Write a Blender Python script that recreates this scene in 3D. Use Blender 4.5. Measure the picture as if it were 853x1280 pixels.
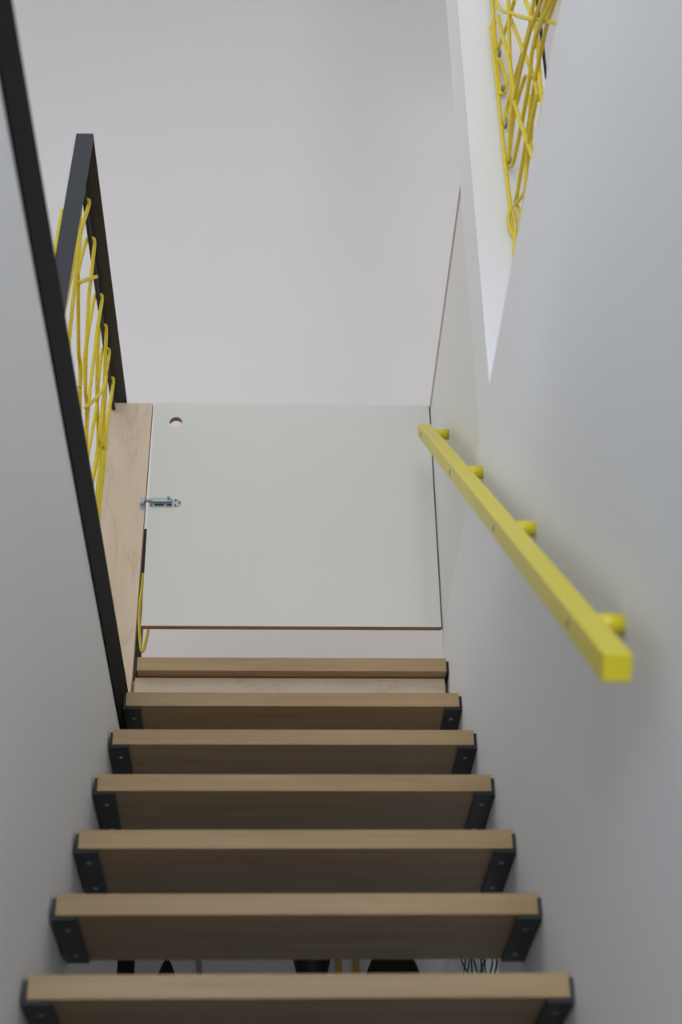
import bpy, bmesh, math, random
from mathutils import Vector, Matrix

scene = bpy.context.scene
for o in list(bpy.data.objects):
    bpy.data.objects.remove(o)
C = scene.collection

# ------------------------------------------------------------------ camera
CAM_Z = 0.916
F_PX = 1982.9
PITCH, YAW, ROLL = 0.5782, 0.0462, -0.0179
cam_data = bpy.data.cameras.new('camera')
cam_data.sensor_fit = 'VERTICAL'
cam_data.sensor_height = 36.0
cam_data.lens = F_PX / 1280 * 36.0
cam_data.dof.use_dof = True
cam_data.dof.focus_distance = 4.35
cam_data.dof.aperture_fstop = 3.4
cam = bpy.data.objects.new('camera', cam_data)
C.objects.link(cam)
_f = Vector((math.sin(YAW) * math.cos(PITCH), math.cos(YAW) * math.cos(PITCH), math.sin(PITCH)))
_r = Vector((math.cos(YAW), -math.sin(YAW), 0))
_u = _r.cross(_f)
_r2 = math.cos(ROLL) * _r + math.sin(ROLL) * _u
_u2 = -math.sin(ROLL) * _r + math.cos(ROLL) * _u
M4 = Matrix((_r2, _u2, -_f)).transposed().to_4x4()
M4.translation = (0, 0, CAM_Z)
cam.matrix_world = M4
scene.camera = cam

# ------------------------------------------------------------------ light
world = bpy.data.worlds.new('world')
scene.world = world
world.use_nodes = True
wb = world.node_tree.nodes['Background']
wb.inputs[0].default_value = (0.90, 0.94, 1.0, 1)
wb.inputs[1].default_value = 1.0
# daylight through the rear window opening of the lower room, behind the camera
win = bpy.data.lights.new('window_rear_offscreen', 'AREA')
win.shape = 'RECTANGLE'; win.size = 2.6; win.size_y = 1.3
win.energy = 220; win.color = (0.86, 0.90, 1.0)
wo = bpy.data.objects.new('window_rear_offscreen', win)
C.objects.link(wo)
wo.location = (0.3, -3.28, 1.92)
wo.rotation_euler = (math.radians(90), 0, 0)
vs = scene.view_settings
vs.view_transform = 'Standard'
vs.look = 'None'
vs.gamma = 1
vs.use_curve_mapping = False
vs.exposure = 0.05

# ------------------------------------------------------------------ materials
def new_mat(name, rough=0.6, metal=0.0, spec=0.5):
    m = bpy.data.materials.new(name)
    m.use_nodes = True
    nt = m.node_tree
    b = nt.nodes['Principled BSDF']
    b.inputs['Roughness'].default_value = rough
    b.inputs['Metallic'].default_value = metal
    b.inputs['Specular IOR Level'].default_value = spec
    return m, nt, b

def node(nt, kind, **inputs):
    n = nt.nodes.new(kind)
    for k, v in inputs.items():
        n.inputs[k.replace('_', ' ')].default_value = v
    return n

def coords(nt, scale=(1, 1, 1), randomise=False):
    tc = nt.nodes.new('ShaderNodeTexCoord')
    mp = nt.nodes.new('ShaderNodeMapping')
    mp.inputs['Scale'].default_value = scale
    src = tc.outputs['Object']
    if randomise:
        oi = nt.nodes.new('ShaderNodeObjectInfo')
        mul = nt.nodes.new('ShaderNodeVectorMath'); mul.operation = 'SCALE'
        mul.inputs[0].default_value = (7.3, 3.1, 5.7)
        nt.links.new(oi.outputs['Random'], mul.inputs['Scale'])
        add = nt.nodes.new('ShaderNodeVectorMath'); add.operation = 'ADD'
        nt.links.new(src, add.inputs[0]); nt.links.new(mul.outputs[0], add.inputs[1])
        src = add.outputs[0]
    nt.links.new(src, mp.inputs['Vector'])
    return mp.outputs['Vector']

def ramp(nt, fac, stops):
    r = nt.nodes.new('ShaderNodeValToRGB')
    e = r.color_ramp.elements
    e[0].position, e[0].color = stops[0][0], (*stops[0][1], 1)
    e[1].position, e[1].color = stops[-1][0], (*stops[-1][1], 1)
    for p, c in stops[1:-1]:
        x = e.new(p); x.color = (*c, 1)
    nt.links.new(fac, r.inputs['Fac'])
    return r.outputs['Color']

def bump(nt, b, height, strength, dist):
    n = nt.nodes.new('ShaderNodeBump')
    n.inputs['Strength'].default_value = strength
    n.inputs['Distance'].default_value = dist
    nt.links.new(height, n.inputs['Height'])
    nt.links.new(n.outputs['Normal'], b.inputs['Normal'])

def paint(name, col, rough=0.6, var=0.03, bscale=180, bstr=0.08, spec=0.4):
    m, nt, b = new_mat(name, rough, 0, spec)
    v = coords(nt)
    n = node(nt, 'ShaderNodeTexNoise', Scale=2.2, Detail=3.0)
    nt.links.new(v, n.inputs['Vector'])
    lo = tuple(c * (1 - var) for c in col); hi = tuple(min(1, c * (1 + var)) for c in col)
    nt.links.new(ramp(nt, n.outputs['Fac'], [(0.3, lo), (0.7, hi)]), b.inputs['Base Color'])
    n2 = node(nt, 'ShaderNodeTexNoise', Scale=bscale, Detail=2.0)
    nt.links.new(v, n2.inputs['Vector'])
    bump(nt, b, n2.outputs['Fac'], bstr, 0.001)
    return m

def wood(name, stops, scale, rough=0.5, rings=0.0, fine=(4, 220, 220), fmix=0.3):
    m, nt, b = new_mat(name, rough, 0, 0.35)
    v = coords(nt, scale, True)
    n = node(nt, 'ShaderNodeTexNoise', Scale=1.0, Detail=4.0, Roughness=0.55, Distortion=0.4)
    nt.links.new(v, n.inputs['Vector'])
    fac = n.outputs['Fac']
    if rings:
        mul = nt.nodes.new('ShaderNodeMath'); mul.operation = 'MULTIPLY'; mul.inputs[1].default_value = rings
        nt.links.new(fac, mul.inputs[0])
        pp = nt.nodes.new('ShaderNodeMath'); pp.operation = 'PINGPONG'; pp.inputs[1].default_value = 1.0
        nt.links.new(mul.outputs[0], pp.inputs[0])
        fac = pp.outputs[0]
    col = ramp(nt, fac, stops)
    v2 = coords(nt, fine, True)
    n2 = node(nt, 'ShaderNodeTexNoise', Scale=1.0, Detail=2.0)
    nt.links.new(v2, n2.inputs['Vector'])
    mix = nt.nodes.new('ShaderNodeMix'); mix.data_type = 'RGBA'; mix.blend_type = 'MULTIPLY'
    mix.inputs['Factor'].default_value = fmix
    nt.links.new(col, mix.inputs['A'])
    nt.links.new(ramp(nt, n2.outputs['Fac'], [(0.35, (0.72, 0.68, 0.62)), (0.6, (1, 1, 1))]), mix.inputs['B'])
    nt.links.new(mix.outputs['Result'], b.inputs['Base Color'])
    bump(nt, b, n2.outputs['Fac'], 0.08, 0.001)
    return m

def rope_mat():
    m, nt, b = new_mat('yellow_rope', 0.55, 0, 0.4)
    v = coords(nt, (1, 1, 1))
    n = node(nt, 'ShaderNodeTexVoronoi', Scale=85.0)
    nt.links.new(v, n.inputs['Vector'])
    col = ramp(nt, n.outputs['Distance'], [(0.06, (0.10, 0.08, 0.01)), (0.11, (0.78, 0.62, 0.04)), (1.0, (0.84, 0.69, 0.055))])
    nt.links.new(col, b.inputs['Base Color'])
    w = node(nt, 'ShaderNodeTexWave', Scale=120.0, Distortion=2.0)
    w.bands_direction = 'DIAGONAL'
    nt.links.new(v, w.inputs['Vector'])
    bump(nt, b, w.outputs['Fac'], 0.35, 0.001)
    return m

MAT = {}
MAT['wall'] = paint('white_plaster', (0.85, 0.86, 0.865), 0.75, 0.01, 180, 0.04)
MAT['far_wall'] = paint('far_wall_plaster', (0.80, 0.778, 0.775), 0.85, 0.008, 180, 0.03)
MAT['laminate'] = paint('grey_white_laminate', (0.70, 0.71, 0.66), 0.38, 0.01, 400, 0.02, 0.5)
MAT['panel'] = paint('panel_laminate', (0.78, 0.79, 0.76), 0.45, 0.01, 400, 0.02, 0.4)
MAT['tread'] = wood('beech_tread', [(0.2, (0.33, 0.22, 0.105)), (0.5, (0.40, 0.275, 0.140)), (0.8, (0.46, 0.325, 0.175))], (2.2, 26, 26), 0.42)
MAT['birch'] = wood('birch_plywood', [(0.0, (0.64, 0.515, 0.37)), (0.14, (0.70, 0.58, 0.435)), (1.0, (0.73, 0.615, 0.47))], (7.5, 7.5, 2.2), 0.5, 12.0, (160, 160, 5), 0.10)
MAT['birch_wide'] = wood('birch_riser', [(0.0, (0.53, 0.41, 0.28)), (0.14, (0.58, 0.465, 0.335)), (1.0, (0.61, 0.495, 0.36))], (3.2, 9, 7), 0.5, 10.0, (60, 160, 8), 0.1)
MAT['ply_edge'] = wood('plywood_edge', [(0.2, (0.30, 0.17, 0.09)), (0.5, (0.44, 0.28, 0.17)), (0.8, (0.52, 0.36, 0.24))], (3, 150, 150), 0.7)
MAT['strip'] = wood('dark_wood_strip', [(0.2, (0.42, 0.34, 0.29)), (0.8, (0.55, 0.46, 0.40))], (30, 2, 60), 0.6)
MAT['floor_wood'] = wood('landing_wood', [(0.2, (0.52, 0.33, 0.17)), (0.8, (0.62, 0.42, 0.24))], (8, 1.2, 8), 0.45)
MAT['steel'] = paint('dark_grey_steel', (0.021, 0.0245, 0.034), 0.42, 0.06, 300, 0.05, 0.5)
MAT['black_steel'] = paint('black_steel', (0.007, 0.008, 0.009), 0.7, 0.1, 300, 0.03, 0.05)
MAT['bracket'] = paint('bracket_steel', (0.018, 0.025, 0.029), 0.45, 0.1, 200, 0.05, 0.35)
MAT['yellow'] = paint('yellow_lacquer', (0.72, 0.61, 0.025), 0.34, 0.015, 260, 0.06, 0.5)
MAT['rope'] = rope_mat()
m, nt, b = new_mat('zinc', 0.42, 0.45); b.inputs['Base Color'].default_value = (0.42, 0.50, 0.54, 1); MAT['zinc'] = m
m, nt, b = new_mat('slot_black', 0.7); b.inputs['Base Color'].default_value = (0.03, 0.045, 0.055, 1); MAT['slot'] = m
m, nt, b = new_mat('screw_steel', 0.4, 0.8); b.inputs['Base Color'].default_value = (0.30, 0.33, 0.34, 1); MAT['screw'] = m
m, nt, b = new_mat('handrail_screw', 0.45, 0.6); b.inputs['Base Color'].default_value = (0.07, 0.065, 0.06, 1); MAT['dark_screw'] = m
MAT['hinge_gap'] = paint('grey_hinge_gap', (0.22, 0.22, 0.22), 0.6, 0.05)  # even grey standing in for the dark gap beside the gate
MAT['lamp_black'] = paint('lamp_black', (0.012, 0.012, 0.012), 0.6, 0.05)
MAT['ochre'] = paint('ochre_strap', (0.42, 0.30, 0.05), 0.7, 0.1)
MAT['taupe'] = paint('taupe_strap', (0.28, 0.24, 0.20), 0.7, 0.1)
MAT['leaf'] = paint('tendril_green', (0.05, 0.11, 0.06), 0.6, 0.2)
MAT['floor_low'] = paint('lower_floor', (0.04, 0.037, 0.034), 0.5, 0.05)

# ------------------------------------------------------------------ helpers
def link_mesh(name, me, mat, parent=None):
    o = bpy.data.objects.new(name, me)
    C.objects.link(o)
    if mat is not None and not me.materials:
        me.materials.append(MAT[mat])
    if parent:
        o.parent = parent
    return o

def bm_obj(name, bm, mat, parent=None, smooth=False):
    me = bpy.data.meshes.new(name)
    bmesh.ops.recalc_face_normals(bm, faces=bm.faces)
    if smooth:
        for f in bm.faces: f.smooth = True
    bm.to_mesh(me); bm.free()
    return link_mesh(name, me, mat, parent)

def bm_box(bm, x0, x1, y0, y1, z0, z1, bevel=0.0, seg=2):
    r = bmesh.ops.create_cube(bm, size=1.0)
    vs_ = r['verts']
    for v in vs_:
        v.co = Vector((x0 + (v.co.x + .5) * (x1 - x0), y0 + (v.co.y + .5) * (y1 - y0), z0 + (v.co.z + .5) * (z1 - z0)))
    if bevel:
        es = list({e for v in vs_ for e in v.link_edges})
        bmesh.ops.bevel(bm, geom=es, offset=bevel, segments=seg, affect='EDGES', profile=0.5)

def box(name, dims, mat, parent=None, bevel=0.0):
    bm = bmesh.new(); bm_box(bm, *dims, bevel=bevel)
    return bm_obj(name, bm, mat, parent)

def bm_cyl(bm, p0, p1, r, n=16, r2=None):
    p0, p1 = Vector(p0), Vector(p1); d = p1 - p0
    q = d.to_track_quat('Z', 'Y').to_matrix().to_4x4()
    mat = Matrix.Translation((p0 + p1) / 2) @ q
    bmesh.ops.create_cone(bm, cap_ends=True, segments=n, radius1=r, radius2=r if r2 is None else r2, depth=d.length, matrix=mat)

def cyl(name, p0, p1, r, mat, parent=None, n=20):
    bm = bmesh.new(); bm_cyl(bm, p0, p1, r, n)
    o = bm_obj(name, bm, mat, parent)
    for f in o.data.polygons: f.use_smooth = len(f.vertices) == 4
    return o

def smooth_path(pts, sub=4):
    P = [Vector(p) for p in pts]
    if len(P) < 3: return P
    out = []
    for i in range(len(P) - 1):
        a = P[max(i - 1, 0)]; b_ = P[i]; c = P[i + 1]; d = P[min(i + 2, len(P) - 1)]
        for k in range(sub):
            t = k / sub
            out.append(0.5 * ((2 * b_) + (c - a) * t + (2 * a - 5 * b_ + 4 * c - d) * t * t + (3 * b_ - a - 3 * c + d) * t ** 3))
    out.append(P[-1])
    return out

def bm_tube(bm, pts, r, n=8):
    P = [Vector(p) for p in pts]
    rings = []
    up = Vector((0.3, 0.9, 0.2)).normalized()
    for i, p in enumerate(P):
        t = (P[min(i + 1, len(P) - 1)] - P[max(i - 1, 0)]).normalized()
        s = t.cross(up)
        if s.length < 1e-3: s = t.cross(Vector((1, 0, 0)))
        s.normalize(); w = t.cross(s)
        rr = r(i / (len(P) - 1)) if callable(r) else r
        rings.append([bm.verts.new(p + rr * (math.cos(2 * math.pi * k / n) * s + math.sin(2 * math.pi * k / n) * w)) for k in range(n)])
    for a, b_ in zip(rings, rings[1:]):
        for k in range(n):
            bm.faces.new((a[k], a[(k + 1) % n], b_[(k + 1) % n], b_[k]))
    bm.faces.new(rings[0][::-1]); bm.faces.new(rings[-1])

def tube(name, pts, r, mat, parent=None, n=8, sub=4):
    bm = bmesh.new(); bm_tube(bm, smooth_path(pts, sub), r, n)
    return bm_obj(name, bm, mat, parent, True)

def bm_lathe(bm, prof, cx, cy, n=28):
    rings = [[bm.verts.new((cx + r * math.cos(2 * math.pi * k / n), cy + r * math.sin(2 * math.pi * k / n), z)) for k in range(n)] for r, z in prof]
    for a, b_ in zip(rings, rings[1:]):
        for k in range(n):
            bm.faces.new((a[k], a[(k + 1) % n], b_[(k + 1) % n], b_[k]))

def thing(name, label, cat, loc=(0, 0, 0), group=None):
    o = bpy.data.objects.new(name, None)
    o.empty_display_size = 0.05
    C.objects.link(o); o.location = loc
    return tag(o, label, cat, group)

def tag(o, label, cat, group=None):
    o['label'] = label; o['category'] = cat
    if group: o['group'] = group
    return o

def struct(o, label=None):
    o['kind'] = 'structure'
    if label: o['label'] = label
    return o

def rel(pts, loc):
    return [tuple(Vector(p) - Vector(loc)) for p in pts]

# ------------------------------------------------------------------ measurements (metres)
Y0, Z0, GO, RI = 2.3397, 1.6256, 0.21867, 0.2032      # first tread in view: nosing line and top
XC, HALF = 0.0356, 0.400
FLOOR_UP = Z0 + 6 * RI                                 # upper floor level 2.845
XL, XR = -0.3712, 0.4424                                # faces of the stairwell walls
NOSE_Y = Y0 + 6 * GO
GATE_Y = 3.751
JAMB_Y, PIER_Y = 2.655, 2.842
LEDGE = 2.698                                          # top of the black edge beam
SILL = 2.976

# ------------------------------------------------------------------ structure
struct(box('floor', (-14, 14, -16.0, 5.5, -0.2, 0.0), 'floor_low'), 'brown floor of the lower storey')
bm = bmesh.new()
bm_box(bm, XL - 0.16, XL - 0.004, -1.6, 3.735, 0.0, LEDGE - 0.011)
struct(bm_obj('wall_left', bm, 'wall'), 'white plastered stairwell wall under the black steel edge')
bm = bmesh.new()
bm_box(bm, XR, XR + 0.2, -3.3, 3.12, 0.0, SILL)
bm_box(bm, XR, XR + 0.2, 3.12, 3.78, 2.16, SILL)
bm_box(bm, XR, XR + 0.2, JAMB_Y, PIER_Y, SILL, 6.6)
struct(bm_obj('wall_right', bm, 'wall'), 'white stairwell wall carrying the yellow handrail')
struct(box('trim_1', (XR + 0.0002, XR + 0.2, JAMB_Y - 0.0015, JAMB_Y, SILL, 6.6), 'wall'), 'plastered reveal of the wall opening behind the yellow ropes')
struct(box('wall_far', (-5.0, 4.5, 4.8, 5.0, FLOOR_UP, 7.4), 'far_wall'), 'tall pale wall beyond the landing')
struct(box('wall_under', (-4.5, 4.5, 5.3, 5.5, 0.0, FLOOR_UP), 'wall'), 'white wall of the room under the landing')
struct(box('wall_side', (1.9, 2.05, -1.0, 2.75, FLOOR_UP, 5.2), 'far_wall'), 'pale wall of the room behind the rope net')
bm = bmesh.new()
bm_box(bm, XL + 0.001, XR - 0.002, NOSE_Y + 0.075, 5.3, FLOOR_UP - 0.24, FLOOR_UP - 0.002)
bm_box(bm, XR + 0.2, 4.5, -1.0, 5.3, FLOOR_UP - 0.24, FLOOR_UP - 0.002)
bm_box(bm, XR - 0.002, XR + 0.2, 3.782, 5.3, FLOOR_UP - 0.24, FLOOR_UP - 0.002)
bm_box(bm, -4.5, XL + 0.001, 3.775, 5.3, FLOOR_UP - 0.24, FLOOR_UP - 0.002)
bm_box(bm, -4.5, XL - 0.012, 0.2, 3.74, LEDGE - 0.14, LEDGE - 0.01)
struct(bm_obj('floor_upper', bm, 'floor_wood'), 'wooden upper floor around the stair opening')
struct(box('ceiling', (-4.5, XR + 0.2, -3.5, -1.0, FLOOR_UP - 0.24, FLOOR_UP), 'wall'), 'white ceiling of the lower room before the stair')

struct(box('ceiling_side_shade', (XR + 0.2, 2.05, -1.0, 2.75, 5.2, 5.35), 'wall'), 'added white ceiling keeping sky light out of the room behind the rope net')  # unseen ceiling, added so the opening's reveal gets less sky light
struct(box('wall_niche_blocker', (-1.1, -0.95, 3.735, 5.3, 0.0, FLOOR_UP - 0.24), 'wall'), 'added white side wall blocking light into the room under the landing')  # unseen wall, added to block daylight from the left under the treads
struct(box('wall_niche_end_blocker', (1.5, 1.65, 1.5, 5.3, 0.0, FLOOR_UP - 0.24), 'wall'), 'added white end wall limiting light in the room under the landing')  # unseen wall, added to limit light coming in from the right
bm = bmesh.new()
bm_box(bm, -4.5, 4.5, -3.5, -3.3, 0.0, 1.25)
bm_box(bm, -4.5, -1.1, -3.5, -3.3, 1.25, 2.6)
bm_box(bm, 1.7, 4.5, -3.5, -3.3, 1.25, 2.6)
struct(bm_obj('wall_rear_blocker', bm, 'wall'), 'added rear wall of the lower room with a window opening, blocking low sky light')  # unseen wall, added to block low sky light around the window
struct(box('ceiling_roof_shade', (-5.0, 4.5, 2.2, 5.0, 7.4, 7.6), 'wall'), 'added white ceiling shading the tall wall beyond the landing')  # unseen roof slab, added to shade the far wall
# ------------------------------------------------------------------ treads
ORD = ['first', 'second', 'third', 'fourth', 'fifth', 'sixth', 'seventh', 'eighth', 'ninth', 'tenth', 'eleventh', 'twelfth', 'thirteenth']
TH = 0.037; TD = 0.240
DZ = {0: 0.0025, 2: -0.0035, 5: -0.002}
def make_tread():
    t = thing('stair_tread', '', 'stair tread', group='open wooden treads of the stair')
    box('board', (-HALF, HALF, 0, TD, -TH, 0), 'tread', t, 0.0018)
    for s in (-1, 1):
        bm = bmesh.new()
        a, b_ = sorted((s * HALF, s * (HALF + 0.0062)))
        bm_box(bm, a + (0.0005 if s > 0 else 0), b_ - (0.0005 if s < 0 else 0), 0.004, TD - 0.004, -TH - 0.007, -0.006, 0.001, 1)
        a, b_ = sorted((s * (HALF - 0.035), s * (HALF + 0.0062)))
        bm_box(bm, a, b_, 0.004, TD - 0.004, -TH - 0.0065, -TH - 0.0005, 0.001, 1)
        br = bm_obj('bracket', bm, 'bracket', t); br['label'] = 'dark steel angle bracket'
        for yy in (0.055, 0.19):
            bm = bmesh.new()
            bmesh.ops.create_uvsphere(bm, u_segments=12, v_segments=6, radius=0.0052,
                matrix=Matrix.Translation((s * (HALF - 0.016), yy, -TH - 0.0065)) @ Matrix.Diagonal((1, 1, 0.5, 1)))
            bm_obj('screw', bm, 'screw', br, True)
    return t
proto = make_tread()
def copy_tree(o, parent=None):
    c = o.copy(); C.objects.link(c); c.parent = parent
    for ch in o.children:
        copy_tree(ch, c)
    return c
children_list = list(proto.children)
for k, i in enumerate(range(5, -7, -1)):
    t = proto if k == 0 else copy_tree(proto)
    t.location = (XC, Y0 + i * GO, Z0 + i * RI + DZ.get(i, 0))
    t['label'] = 'open beech stair tread with steel end brackets, %s below the landing edge' % ORD[k]

# landing edge
t = thing('landing_nosing', 'beech nosing board edging the landing under the grey gate', 'nosing', (XC, NOSE_Y, FLOOR_UP + 0.005))
box('board', (-HALF, HALF, 0, 0.11, -TH - 0.002, 0), 'tread', t, 0.0018)
box('bracket', (HALF + 0.001, HALF + 0.006, 0.01, 0.055, -TH - 0.004, -0.004), 'bracket', t, 0.001)
box('bracket', (-HALF - 0.006, -HALF - 0.001, 0.01, 0.055, -TH - 0.004, -0.004), 'bracket', t, 0.001)
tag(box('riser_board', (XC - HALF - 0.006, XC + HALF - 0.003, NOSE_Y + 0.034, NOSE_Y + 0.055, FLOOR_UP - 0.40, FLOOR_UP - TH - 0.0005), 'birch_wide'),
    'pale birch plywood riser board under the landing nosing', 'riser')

# ------------------------------------------------------------------ plywood post panel and gate
PX0, PX1 = -0.507, -0.3765
t = thing('plywood_panel', 'tall pale birch plywood panel beside the grey gate', 'panel', (PX0, GATE_Y, 2.60))
pl_o = box('board', (0, PX1 - PX0, 0.002, 0.022, 0, 3.746 - 2.60), 'birch', t, 0.0008)
for v in pl_o.data.vertices:
    if v.co.x > 0.06: v.co.x -= 0.010 * (3.746 - 2.60 - v.co.z)
ed_o = box('edge', (PX1 - PX0, PX1 - PX0 + 0.0008, 0.002, 0.022, 0.001, 3.746 - 2.601), 'ply_edge', t)
for v in ed_o.data.vertices: v.co.x -= 0.010 * (3.746 - 2.60 - v.co.z)
kx, kz = -0.3865 - PX0, 3.392 - 2.60
kp = box('keeper', (kx - 0.007, kx + 0.006, -0.0005, 0.002, kz - 0.021, kz + 0.017), 'zinc', t, 0.0008)
bm = bmesh.new()
bm_box(bm, kx - 0.006, kx + 0.005, -0.012, -0.0005, kz + 0.006, kz + 0.009)
bm_box(bm, kx - 0.006, kx + 0.005, -0.014, -0.011, kz - 0.008, kz + 0.009)
bm_box(bm, kx - 0.006, kx + 0.005, -0.012, -0.0005, kz - 0.010, kz - 0.007)
bm_obj('staple', bm, 'zinc', kp)

GX0, GX1, GZ0, GZ1 = -0.3700, 0.4395, 2.997, 3.746
def gate_panel(parent, hx, hz, hr, thick):
    W_, H_ = GX1 - GX0, GZ1 - GZ0
    bm = bmesh.new()
    n = 32; sq = hr * 1.5
    def ring(y):
        inner = []; outer = []
        for k in range(n):
            a = 2 * math.pi * (k + .5) / n
            c, s = math.cos(a), math.sin(a); mx = max(abs(c), abs(s))
            inner.append(bm.verts.new((hx + hr * c, y, hz + hr * s)))
            outer.append(bm.verts.new((hx + sq * c / mx, y, hz + sq * s / mx)))
        co = [bm.verts.new(p) for p in ((0, y, 0), (W_, y, 0), (W_, y, H_), (0, y, H_))]
        return inner, outer, co
    R = [ring(0), ring(thick)]
    for inner, outer, co in R:
        for k in range(n):
            j = (k + 1) % n
            bm.faces.new((inner[k], inner[j], outer[j], outer[k]))
        q = n // 8
        # outer ring corners: between indices around 45, 135, 225, 315 degrees
        sides = {'r': [], 't': [], 'l': [], 'b': []}
        for k in range(n):
            a = 360 * (k + .5) / n
            key = 'r' if a < 45 or a > 315 else 't' if a < 135 else 'l' if a < 225 else 'b'
            sides[key].append(outer[k])
        sides['r'].sort(key=lambda v: v.co.z); sides['t'].sort(key=lambda v: -v.co.x)
        sides['l'].sort(key=lambda v: -v.co.z); sides['b'].sort(key=lambda v: v.co.x)
        bm.faces.new([co[1], co[2]] + sides['r'][::-1])
        bm.faces.new([co[2], co[3]] + sides['t'][::-1])
        bm.faces.new([co[3], co[0]] + sides['l'][::-1])
        bm.faces.new([co[0], co[1]] + sides['b'][::-1])
        # corner triangles
        bm.faces.new([co[2], sides['t'][0], sides['r'][-1]])
        bm.faces.new([co[3], sides['l'][0], sides['t'][-1]])
        bm.faces.new([co[0], sides['b'][0], sides['l'][-1]])
        bm.faces.new([co[1], sides['r'][0], sides['b'][-1]])
    A_, B_ = R
    edge = []
    for k in range(n):
        j = (k + 1) % n
        edge.append(bm.faces.new((A_[0][k], A_[0][j], B_[0][j], B_[0][k])))
    for k in range(4):
        j = (k + 1) % 4
        edge.append(bm.faces.new((A_[2][k], A_[2][j], B_[2][j], B_[2][k])))
    for f in edge: f.material_index = 1
    # white lacquered left edge
    for f in edge[n:]:
        if all(v.co.x < 0.001 for v in f.verts): f.material_index = 0
    me = bpy.data.meshes.new('panel')
    bmesh.ops.recalc_face_normals(bm, faces=bm.faces)
    bm.to_mesh(me); bm.free()
    me.materials.append(MAT['laminate']); me.materials.append(MAT['ply_edge'])
    return link_mesh('panel', me, None, parent)
t = thing('stair_gate', 'pale grey laminated gate with finger hole and sliding bolt at the stair head', 'gate', (GX0, GATE_Y, GZ0))
gate_panel(t, -0.305 - GX0, 3.676 - GZ0, 0.0182, 0.019)
bx, bz = -0.366 - GX0, 3.392 - GZ0
plate_bm = bmesh.new()
outline = [(0, -0.014), (0.066, -0.014), (0.068, -0.0125), (0.079, -0.0125), (0.086, -0.007), (0.088, 0), (0.086, 0.007), (0.079, 0.0125), (0.064, 0.0125), (0.062, 0.014), (0.0, 0.014)]
v0 = [plate_bm.verts.new((bx + x, -0.002, bz + z)) for x, z in outline]
v1 = [plate_bm.verts.new((bx + x, 0.0, bz + z)) for x, z in outline]
plate_bm.faces.new(v0); plate_bm.faces.new(v1[::-1])
for k in range(len(outline)):
    j = (k + 1) % len(outline)
    plate_bm.faces.new((v0[k], v1[k], v1[j], v0[j]))
bolt = bm_obj('barrel_bolt', plate_bm, 'zinc', t); bolt['label'] = 'zinc plated sliding barrel bolt'
cyl('bolt_rod', (bx - 0.020, -0.007, bz + 0.004), (bx + 0.062, -0.007, bz + 0.004), 0.0048, 'zinc', bolt, 16)
bm = bmesh.new()
bm_box(bm, bx + 0.004, bx + 0.060, -0.012, -0.002, bz - 0.002, bz + 0.0115, 0.0025, 2)
bm_obj('guide', bm, 'zinc', bolt)
box('slot', (bx + 0.013, bx + 0.040, -0.0035, -0.0018, bz - 0.0105, bz - 0.005), 'slot', bolt)
box('slot', (bx + 0.0465, bx + 0.062, -0.0035, -0.0018, bz - 0.0105, bz - 0.005), 'slot', bolt)
bm = bmesh.new()
bm_cyl(bm, (bx + 0.053, -0.008, bz + 0.002), (bx + 0.053, -0.018, bz + 0.006), 0.0028, 12)
bmesh.ops.create_uvsphere(bm, u_segments=14, v_segments=8, radius=0.005, matrix=Matrix.Translation((bx + 0.053, -0.019, bz + 0.007)))
bm_obj('knob', bm, 'zinc', bolt, True)
for sx, sz in ((0.005, -0.009), (0.072, 0.008), (0.072, -0.008), (0.083, 0.0)):
    cyl('screw', (bx + sx, -0.0032, bz + sz), (bx + sx, -0.0018, bz + sz), 0.0026, 'slot', bolt, 10)

box('hinge_gap_strip', (GX1 - GX0 + 0.0006, XR - GX0, 0.004, 0.016, 0.001, GZ1 - GZ0 - 0.001), 'hinge_gap', t)  # strip put in to darken the bright gap between gate and guard panel
# guard panel on the right
t = thing('guard_panel', 'white laminated guard panel with wood top strip beside the gate', 'panel', (XR + 0.0015, PIER_Y + 0.002, SILL))
box('panel', (0, 0.018, 0, GATE_Y + 0.02 - PIER_Y - 0.002, 0, 3.725 - SILL), 'panel', t)
box('top_strip', (-0.0008, 0.0188, 0, GATE_Y + 0.02 - PIER_Y - 0.002, 3.725 - SILL, 3.754 - SILL), 'strip', t)

# ------------------------------------------------------------------ black edge beam
bm = bmesh.new()
bm_box(bm, XL - 0.004, XL, 0.2, 3.60, 2.547, LEDGE, 0.0008, 1)
bm_box(bm, XL - 0.06, XL - 0.004, 0.2, 3.60, LEDGE - 0.006, LEDGE, 0.0008, 1)
beam = tag(bm_obj('edge_beam', bm, 'black_steel'), 'black steel edge beam capping the white wall left of the treads', 'beam')

# ------------------------------------------------------------------ steel railing
RB = LEDGE
t = thing('steel_railing', 'dark grey steel railing frame behind the black edge beam', 'railing', (-0.50, 2.70, RB))
lx, ly, lz = t.location
def lean_box(x0, x1, y0, y1, z0, z1, slope, name, mat, bevel=0.001):
    bm = bmesh.new(); bm_box(bm, x0 - lx, x1 - lx, y0 - ly, y1 - ly, z0 - lz, z1 - lz, bevel)
    for v in bm.verts:
        v.co.x -= slope * (3.746 - (v.co.z + lz))
    return bm_obj(name, bm, mat, t)
lean_box(-0.493, -0.452, 2.700, 2.709, RB + 0.004, 3.756, 0.045, 'post', 'steel')
box('top_rail', (-0.493 - lx, -0.452 - lx, 0.0092, 3.76 - ly, 3.7475 - lz, 3.756 - lz), 'steel', t, 0.001)
cyl('rope_rod', (-0.489 - lx, 0.012, 3.722 - lz), (-0.489 - lx, 3.75 - ly, 3.722 - lz), 0.006, 'steel', t, 12)
cyl('rope_rod', (-0.530 - lx, 0.03, LEDGE + 0.03 - lz), (-0.530 - lx, 3.752 - ly, LEDGE + 0.03 - lz), 0.006, 'steel', t, 12)
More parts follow.
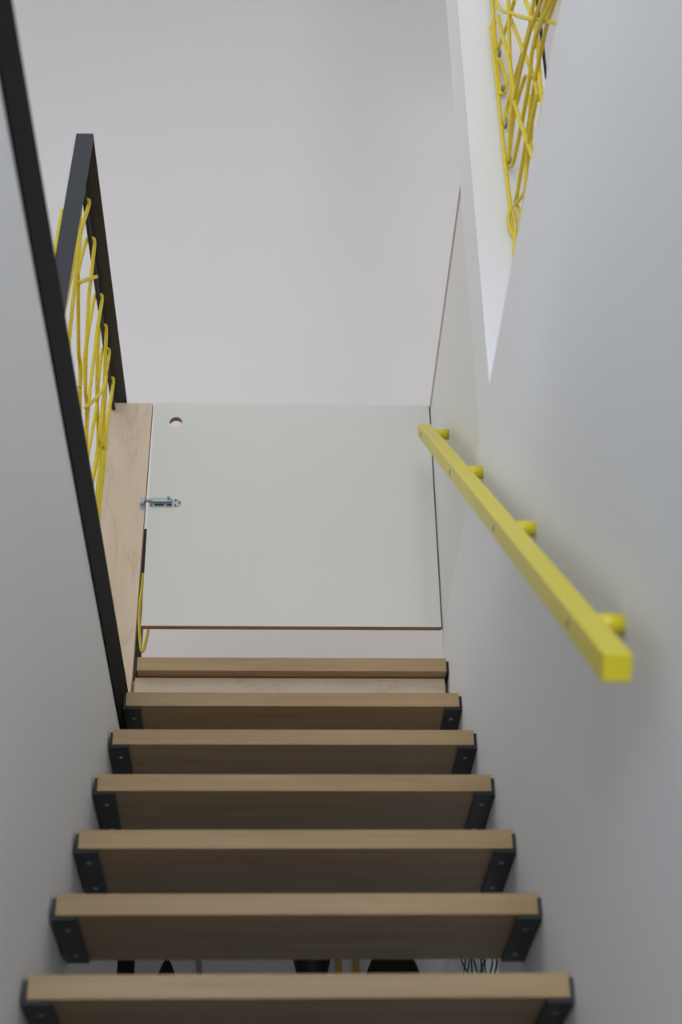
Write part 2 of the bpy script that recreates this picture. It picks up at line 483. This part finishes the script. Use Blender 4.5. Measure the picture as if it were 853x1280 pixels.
box('foot', (-0.545 - lx, -0.482 - lx, -0.01, 0.06, 0, 0.005), 'steel', t)

# rope strands
NET_LEFT = [
    [(-0.529, 2.773, 2.728), (-0.506, 2.912, 3.505), (-0.502, 2.934, 3.63), (-0.498, 2.895, 3.723), (-0.488, 2.901, 3.734), (-0.479, 2.902, 3.723), (-0.487, 2.875, 3.609), (-0.488, 2.876, 3.545), (-0.491, 2.883, 3.444), (-0.495, 2.906, 3.318), (-0.513, 3.014, 2.728)],
    [(-0.529, 3.73, 2.728), (-0.51, 3.244, 3.369), (-0.508, 3.139, 3.441), (-0.504, 3.006, 3.552), (-0.503, 2.989, 3.587), (-0.498, 3.035, 3.723), (-0.488, 3.041, 3.734), (-0.479, 3.042, 3.723), (-0.485, 3.08, 3.656), (-0.488, 3.093, 3.573), (-0.491, 3.15, 3.45), (-0.494, 3.218, 3.376), (-0.495, 3.306, 3.312), (-0.513, 3.73, 2.728)],
    [(-0.509, 3.216, 3.389), (-0.506, 3.229, 3.501), (-0.502, 3.238, 3.615), (-0.498, 3.254, 3.723), (-0.488, 3.26, 3.734), (-0.479, 3.261, 3.723), (-0.486, 3.273, 3.631), (-0.489, 3.279, 3.533), (-0.492, 3.279, 3.438), (-0.495, 3.297, 3.333), (-0.513, 3.397, 2.728)],
    [(-0.529, 3.449, 2.728), (-0.509, 3.59, 3.383), (-0.507, 3.607, 3.462), (-0.505, 3.581, 3.519), (-0.503, 3.472, 3.587), (-0.498, 3.382, 3.723), (-0.488, 3.388, 3.734), (-0.479, 3.389, 3.723), (-0.485, 3.463, 3.655), (-0.488, 3.554, 3.55), (-0.49, 3.6, 3.484), (-0.493, 3.623, 3.406), (-0.513, 3.73, 2.728)],
    [(-0.529, 3.33, 2.728), (-0.51, 3.471, 3.374), (-0.504, 3.51, 3.552), (-0.502, 3.484, 3.621), (-0.498, 3.481, 3.723), (-0.488, 3.487, 3.734), (-0.479, 3.488, 3.723), (-0.485, 3.499, 3.658), (-0.486, 3.508, 3.614), (-0.491, 3.514, 3.452), (-0.493, 3.58, 3.379), (-0.513, 3.73, 2.728)],
    [(-0.529, 3.411, 2.728), (-0.509, 3.606, 3.396), (-0.506, 3.636, 3.502), (-0.502, 3.654, 3.624), (-0.498, 3.617, 3.723), (-0.488, 3.623, 3.734), (-0.479, 3.624, 3.723), (-0.488, 3.627, 3.576), (-0.489, 3.643, 3.515), (-0.493, 3.66, 3.407), (-0.495, 3.667, 3.332), (-0.513, 3.729, 2.728)],
    [(-0.49, 3.218, 3.327), (-0.486, 3.34, 3.445), (-0.483, 3.455, 3.566), (-0.481, 3.481, 3.633)],
    [(-0.486, 2.902, 3.461), (-0.483, 3.018, 3.576), (-0.479, 3.129, 3.683)],
    [(-0.532, 2.842, 3.642), (-0.532, 2.826, 3.57), (-0.532, 2.804, 3.463), (-0.532, 2.783, 3.317)],
]
NET_RIGHT = [
    [(0.527, 2.616, 4.481), (0.527, 2.63, 4.181), (0.525, 2.638, 4.012), (0.525, 2.638, 3.863), (0.527, 2.624, 3.834)],
    [(0.518, 2.638, 4.082), (0.521, 2.638, 4.1), (0.53, 2.638, 4.107), (0.523, 2.638, 4.071)],
    [(0.519, 2.638, 4.088), (0.52, 2.638, 3.897), (0.52, 2.638, 3.705), (0.522, 2.638, 3.485), (0.523, 2.638, 3.467)],
    [(0.531, 2.638, 3.974), (0.538, 2.638, 3.932), (0.542, 2.628, 3.875), (0.536, 2.638, 3.85)],
    [(0.529, 2.638, 4.006), (0.547, 2.58, 4.026), (0.547, 2.463, 3.975)],
    [(0.527, 2.576, 4.055), (0.527, 2.551, 3.959), (0.527, 2.511, 3.842), (0.527, 2.492, 3.747), (0.527, 2.49, 3.652), (0.527, 2.419, 3.474), (0.527, 2.367, 3.348)],
    [(0.532, 2.34, 4.247), (0.532, 2.46, 3.972), (0.532, 2.505, 3.868), (0.532, 2.547, 3.722), (0.532, 2.61, 3.689)],
    [(0.537, 2.638, 4.417), (0.537, 2.627, 4.169), (0.537, 2.456, 3.919), (0.537, 2.315, 3.732), (0.537, 2.037, 3.381)],
    [(0.542, 2.51, 3.97), (0.542, 2.419, 3.756), (0.542, 2.338, 3.57), (0.542, 2.323, 3.481)],
    [(0.547, 1.969, 3.734), (0.547, 2.269, 3.737), (0.547, 2.346, 3.737), (0.547, 2.448, 3.771), (0.541, 2.638, 3.811), (0.528, 2.638, 3.74)],
    [(0.527, 1.861, 3.438), (0.527, 2.134, 3.561), (0.527, 2.288, 3.631), (0.527, 2.511, 3.666), (0.527, 2.631, 3.611)],
    [(0.532, 1.817, 3.424), (0.532, 2.099, 3.526), (0.532, 2.263, 3.585), (0.532, 2.34, 3.562), (0.532, 2.471, 3.562), (0.532, 2.6, 3.579), (0.532, 2.638, 3.61)],
    [(0.537, 1.746, 3.56), (0.537, 2.008, 3.413), (0.537, 2.054, 3.388), (0.537, 2.155, 3.377)],
    [(0.542, 1.793, 3.394), (0.542, 2.075, 3.496), (0.542, 2.175, 3.532), (0.542, 2.35, 3.549), (0.542, 2.47, 3.531), (0.535, 2.638, 3.488)],
    [(0.547, 2.281, 3.633), (0.547, 2.303, 3.533), (0.547, 2.312, 3.458), (0.547, 2.368, 3.445)],
    [(0.527, 2.258, 3.431), (0.527, 2.407, 3.428), (0.527, 2.483, 3.363), (0.527, 2.554, 3.355)],
    [(0.532, 2.622, 3.469), (0.532, 2.542, 3.417), (0.532, 2.475, 3.375)],
    [(0.537, 2.631, 3.471), (0.537, 2.609, 3.415), (0.536, 2.638, 3.399)],
    [(0.528, 2.638, 3.618), (0.542, 2.631, 3.711), (0.542, 2.544, 3.711), (0.542, 2.419, 3.664)],
    [(0.547, 2.424, 3.605), (0.547, 2.436, 3.518), (0.547, 2.543, 3.492)],
    [(0.527, 1.781, 3.306), (0.527, 2.042, 3.455), (0.527, 2.193, 3.541), (0.527, 2.238, 3.545)],
    [(0.522, 2.638, 3.477), (0.527, 2.638, 3.453), (0.529, 2.638, 3.423), (0.525, 2.638, 3.374), (0.52, 2.638, 3.331)],
    [(0.526, 2.638, 3.477), (0.516, 2.638, 3.447), (0.517, 2.638, 3.41), (0.525, 2.638, 3.379), (0.525, 2.638, 3.35), (0.519, 2.638, 3.314)],
    [(0.542, 2.451, 3.496), (0.542, 2.425, 3.432), (0.542, 2.431, 3.402)],
    [(0.547, 2.459, 4.12), (0.547, 2.353, 3.839), (0.547, 2.296, 3.691), (0.547, 2.285, 3.626)],
]
EYES = [(0.534, 2.652, 3.991), (0.533, 2.652, 3.863), (0.532, 2.652, 3.747), (0.532, 2.652, 3.622), (0.538, 2.652, 3.494)]
ROPE_R = 0.0050
t = thing('rope_net', 'yellow rope net laced into the dark steel railing', 'rope net', (-0.52, 3.2, LEDGE))
for s in NET_LEFT:
    tube('strand', rel(s, t.location), ROPE_R, 'rope', t)
t = thing('rope_net', 'yellow rope net hooked to steel eyes in the wall opening', 'rope net', (0.545, 2.4, SILL))
for s in NET_RIGHT:
    tube('strand', rel(s, t.location), ROPE_R * 0.95, 'rope', t)
for p in EYES:
    q_ = Vector(p) - t.location
    bm = bmesh.new()
    bm_cyl(bm, q_ + Vector((0, 0.0, 0)), q_ + Vector((0, -0.010, 0)), 0.0028, 10)
    ringp = [q_ + Vector((0, -0.017 + 0.008 * math.cos(a), 0.008 * math.sin(a))) for a in [2 * math.pi * k / 16 for k in range(17)]]
    bm_tube(bm, ringp, 0.0026, 8)
    e = bm_obj('screw_eye', bm, 'screw', t, True); e['label'] = 'small steel screw eye'

# railing on the landing, glimpsed under and beside the gate
t = thing('landing_railing', 'dark steel post with yellow rope glimpsed under the gate corner', 'railing', (-0.40, 4.0, FLOOR_UP))
box('post', (-0.012, 0.010, 0.0, 0.03, 0.0, 0.62), 'steel', t, 0.001)
LAND = [(-0.395, 3.985, 3.30), (-0.398, 3.985, 3.233), (-0.400, 3.985, 3.183), (-0.398, 3.985, 3.13), (-0.390, 3.985, 3.058), (-0.384, 3.985, 3.045), (-0.379, 3.985, 3.058), (-0.370, 3.985, 3.13), (-0.362, 3.985, 3.25), (-0.36, 3.985, 3.42)]
tube('rope', rel(LAND, t.location), 0.0046, 'rope', t)
box('bottom_rail', (-0.012, 0.09, 0.0, 0.03, 0.155, 0.17), 'steel', t, 0.001)

# ------------------------------------------------------------------ handrail
HS = 0.0345
p_near = Vector((0.388, 1.605, 0.838 + CAM_Z)); p_far = Vector((0.388, 3.452, 2.522 + CAM_Z))
t = thing('handrail', 'square yellow handrail on round dowels fixed to the right stairwell wall', 'handrail', tuple(p_near))
dv = p_far - p_near; L_ = dv.length; dv.normalize()
nv = Vector((1, 0, 0)).cross(dv).normalized()
fr = Matrix((Vector((1, 0, 0)), dv, nv)).transposed().to_4x4()
bm = bmesh.new(); bm_box(bm, -HS / 2, HS / 2, 0, L_, -HS / 2, HS / 2, 0.0022, 3)
bm.transform(fr)
bm_obj('bar', bm, 'yellow', t)
for yy in (3.383, 2.838, 2.305, 1.772):
    s = (yy - p_near.y) / dv.y
    c = dv * s
    d = cyl('dowel', c + Vector((HS / 2 - 0.002, 0, -0.002)), c + Vector((XR - p_near.x, 0, -0.002)), 0.0138, 'yellow', t, 28)
    cyl('screw', c + Vector((-HS / 2 - 0.0006, 0, -0.002)), c + Vector((-HS / 2 + 0.003, 0, -0.002)), 0.0056, 'dark_screw', t, 14)

# ------------------------------------------------------------------ things in the room beyond, seen through the lowest gap
CEIL = FLOOR_UP - 0.24
def pendant(prof, cx, label):
    t = thing('pendant_lamp', label, 'lamp', (cx, 5.0, CEIL), 'black pendant lamps under the landing')
    bm = bmesh.new(); bm_lathe(bm, [(r, z - CEIL) for r, z in prof], 0, 0)
    s = bm_obj('shade', bm, 'lamp_black', t, True)
    cyl('cord', (0, 0, prof[-1][1] - CEIL - 0.005), (0, 0, 0), 0.0025, 'lamp_black', t, 8)
pendant([(0.064, 2.33), (0.066, 2.40), (0.066, 2.50), (0.05, 2.52), (0.004, 2.525)], -0.513, 'straight black drum pendant shade seen through the lowest gap')
pendant([(0.055, 2.34), (0.036, 2.41), (0.024, 2.445), (0.014, 2.470), (0.004, 2.488)], -0.346, 'small pointed black bell shade seen through the lowest gap')
pendant([(0.02, 2.34), (0.045, 2.42), (0.056, 2.465), (0.064, 2.50), (0.03, 2.53), (0.004, 2.535)], 0.113, 'black pendant shade tapering downwards beside ochre straps')
pendant([(0.105, 2.33), (0.094, 2.40), (0.082, 2.445), (0.064, 2.49), (0.03, 2.525), (0.004, 2.53)], 0.370, 'wide black dome pendant shade beside the green tendrils')
def strap(x0, x1, w, mat, label, grp=None):
    bm = bmesh.new(); bm_box(bm, -w / 2, w / 2, 0, 0.004, -0.30, 0)
    for v in bm.verts: v.co.x += (x1 - x0) * (-v.co.z / 0.15)
    o = bm_obj('hanging_strap', bm, mat); o.location = (x0, 5.02, CEIL)
    tag(o, label, 'strap', grp)
strap(0.192, 0.199, 0.020, 'ochre', 'slanting ochre strap hanging beside the downward tapering black shade', 'ochre hanging straps')
strap(0.256, 0.254, 0.022, 'ochre', 'upright ochre strap hanging beside the wide black dome shade', 'ochre hanging straps')
strap(-0.262, -0.244, 0.018, 'taupe', 'slanting taupe strap hanging near the small bell shade')
t = thing('hanging_plant', 'thin green tendrils hanging at the right behind the lowest treads', 'plant', (0.655, 5.02, CEIL))
random.seed(11)
for k in range(12):
    x = -0.06 + 0.01 * k
    pts = [(x * 0.3, 0, 0)] + [(x + random.uniform(-.012, .012), random.uniform(-.02, .02), -0.07 - 0.05 * j) for j in range(5)]
    tube('tendril', pts, 0.0028, 'leaf', t, 6)

# dark cord in the room behind the net
o = tube('black_cable', [(0.905, 3.71, 7.40), (0.90, 3.71, 6.2), (0.903, 3.71, 5.5), (0.90, 3.71, 5.12)], lambda t_: 0.008 if t_ < 0.97 else 0.005, 'lamp_black', None, 8)
tag(o, 'thin black cable hanging behind the rope net of the wall opening', 'cable')
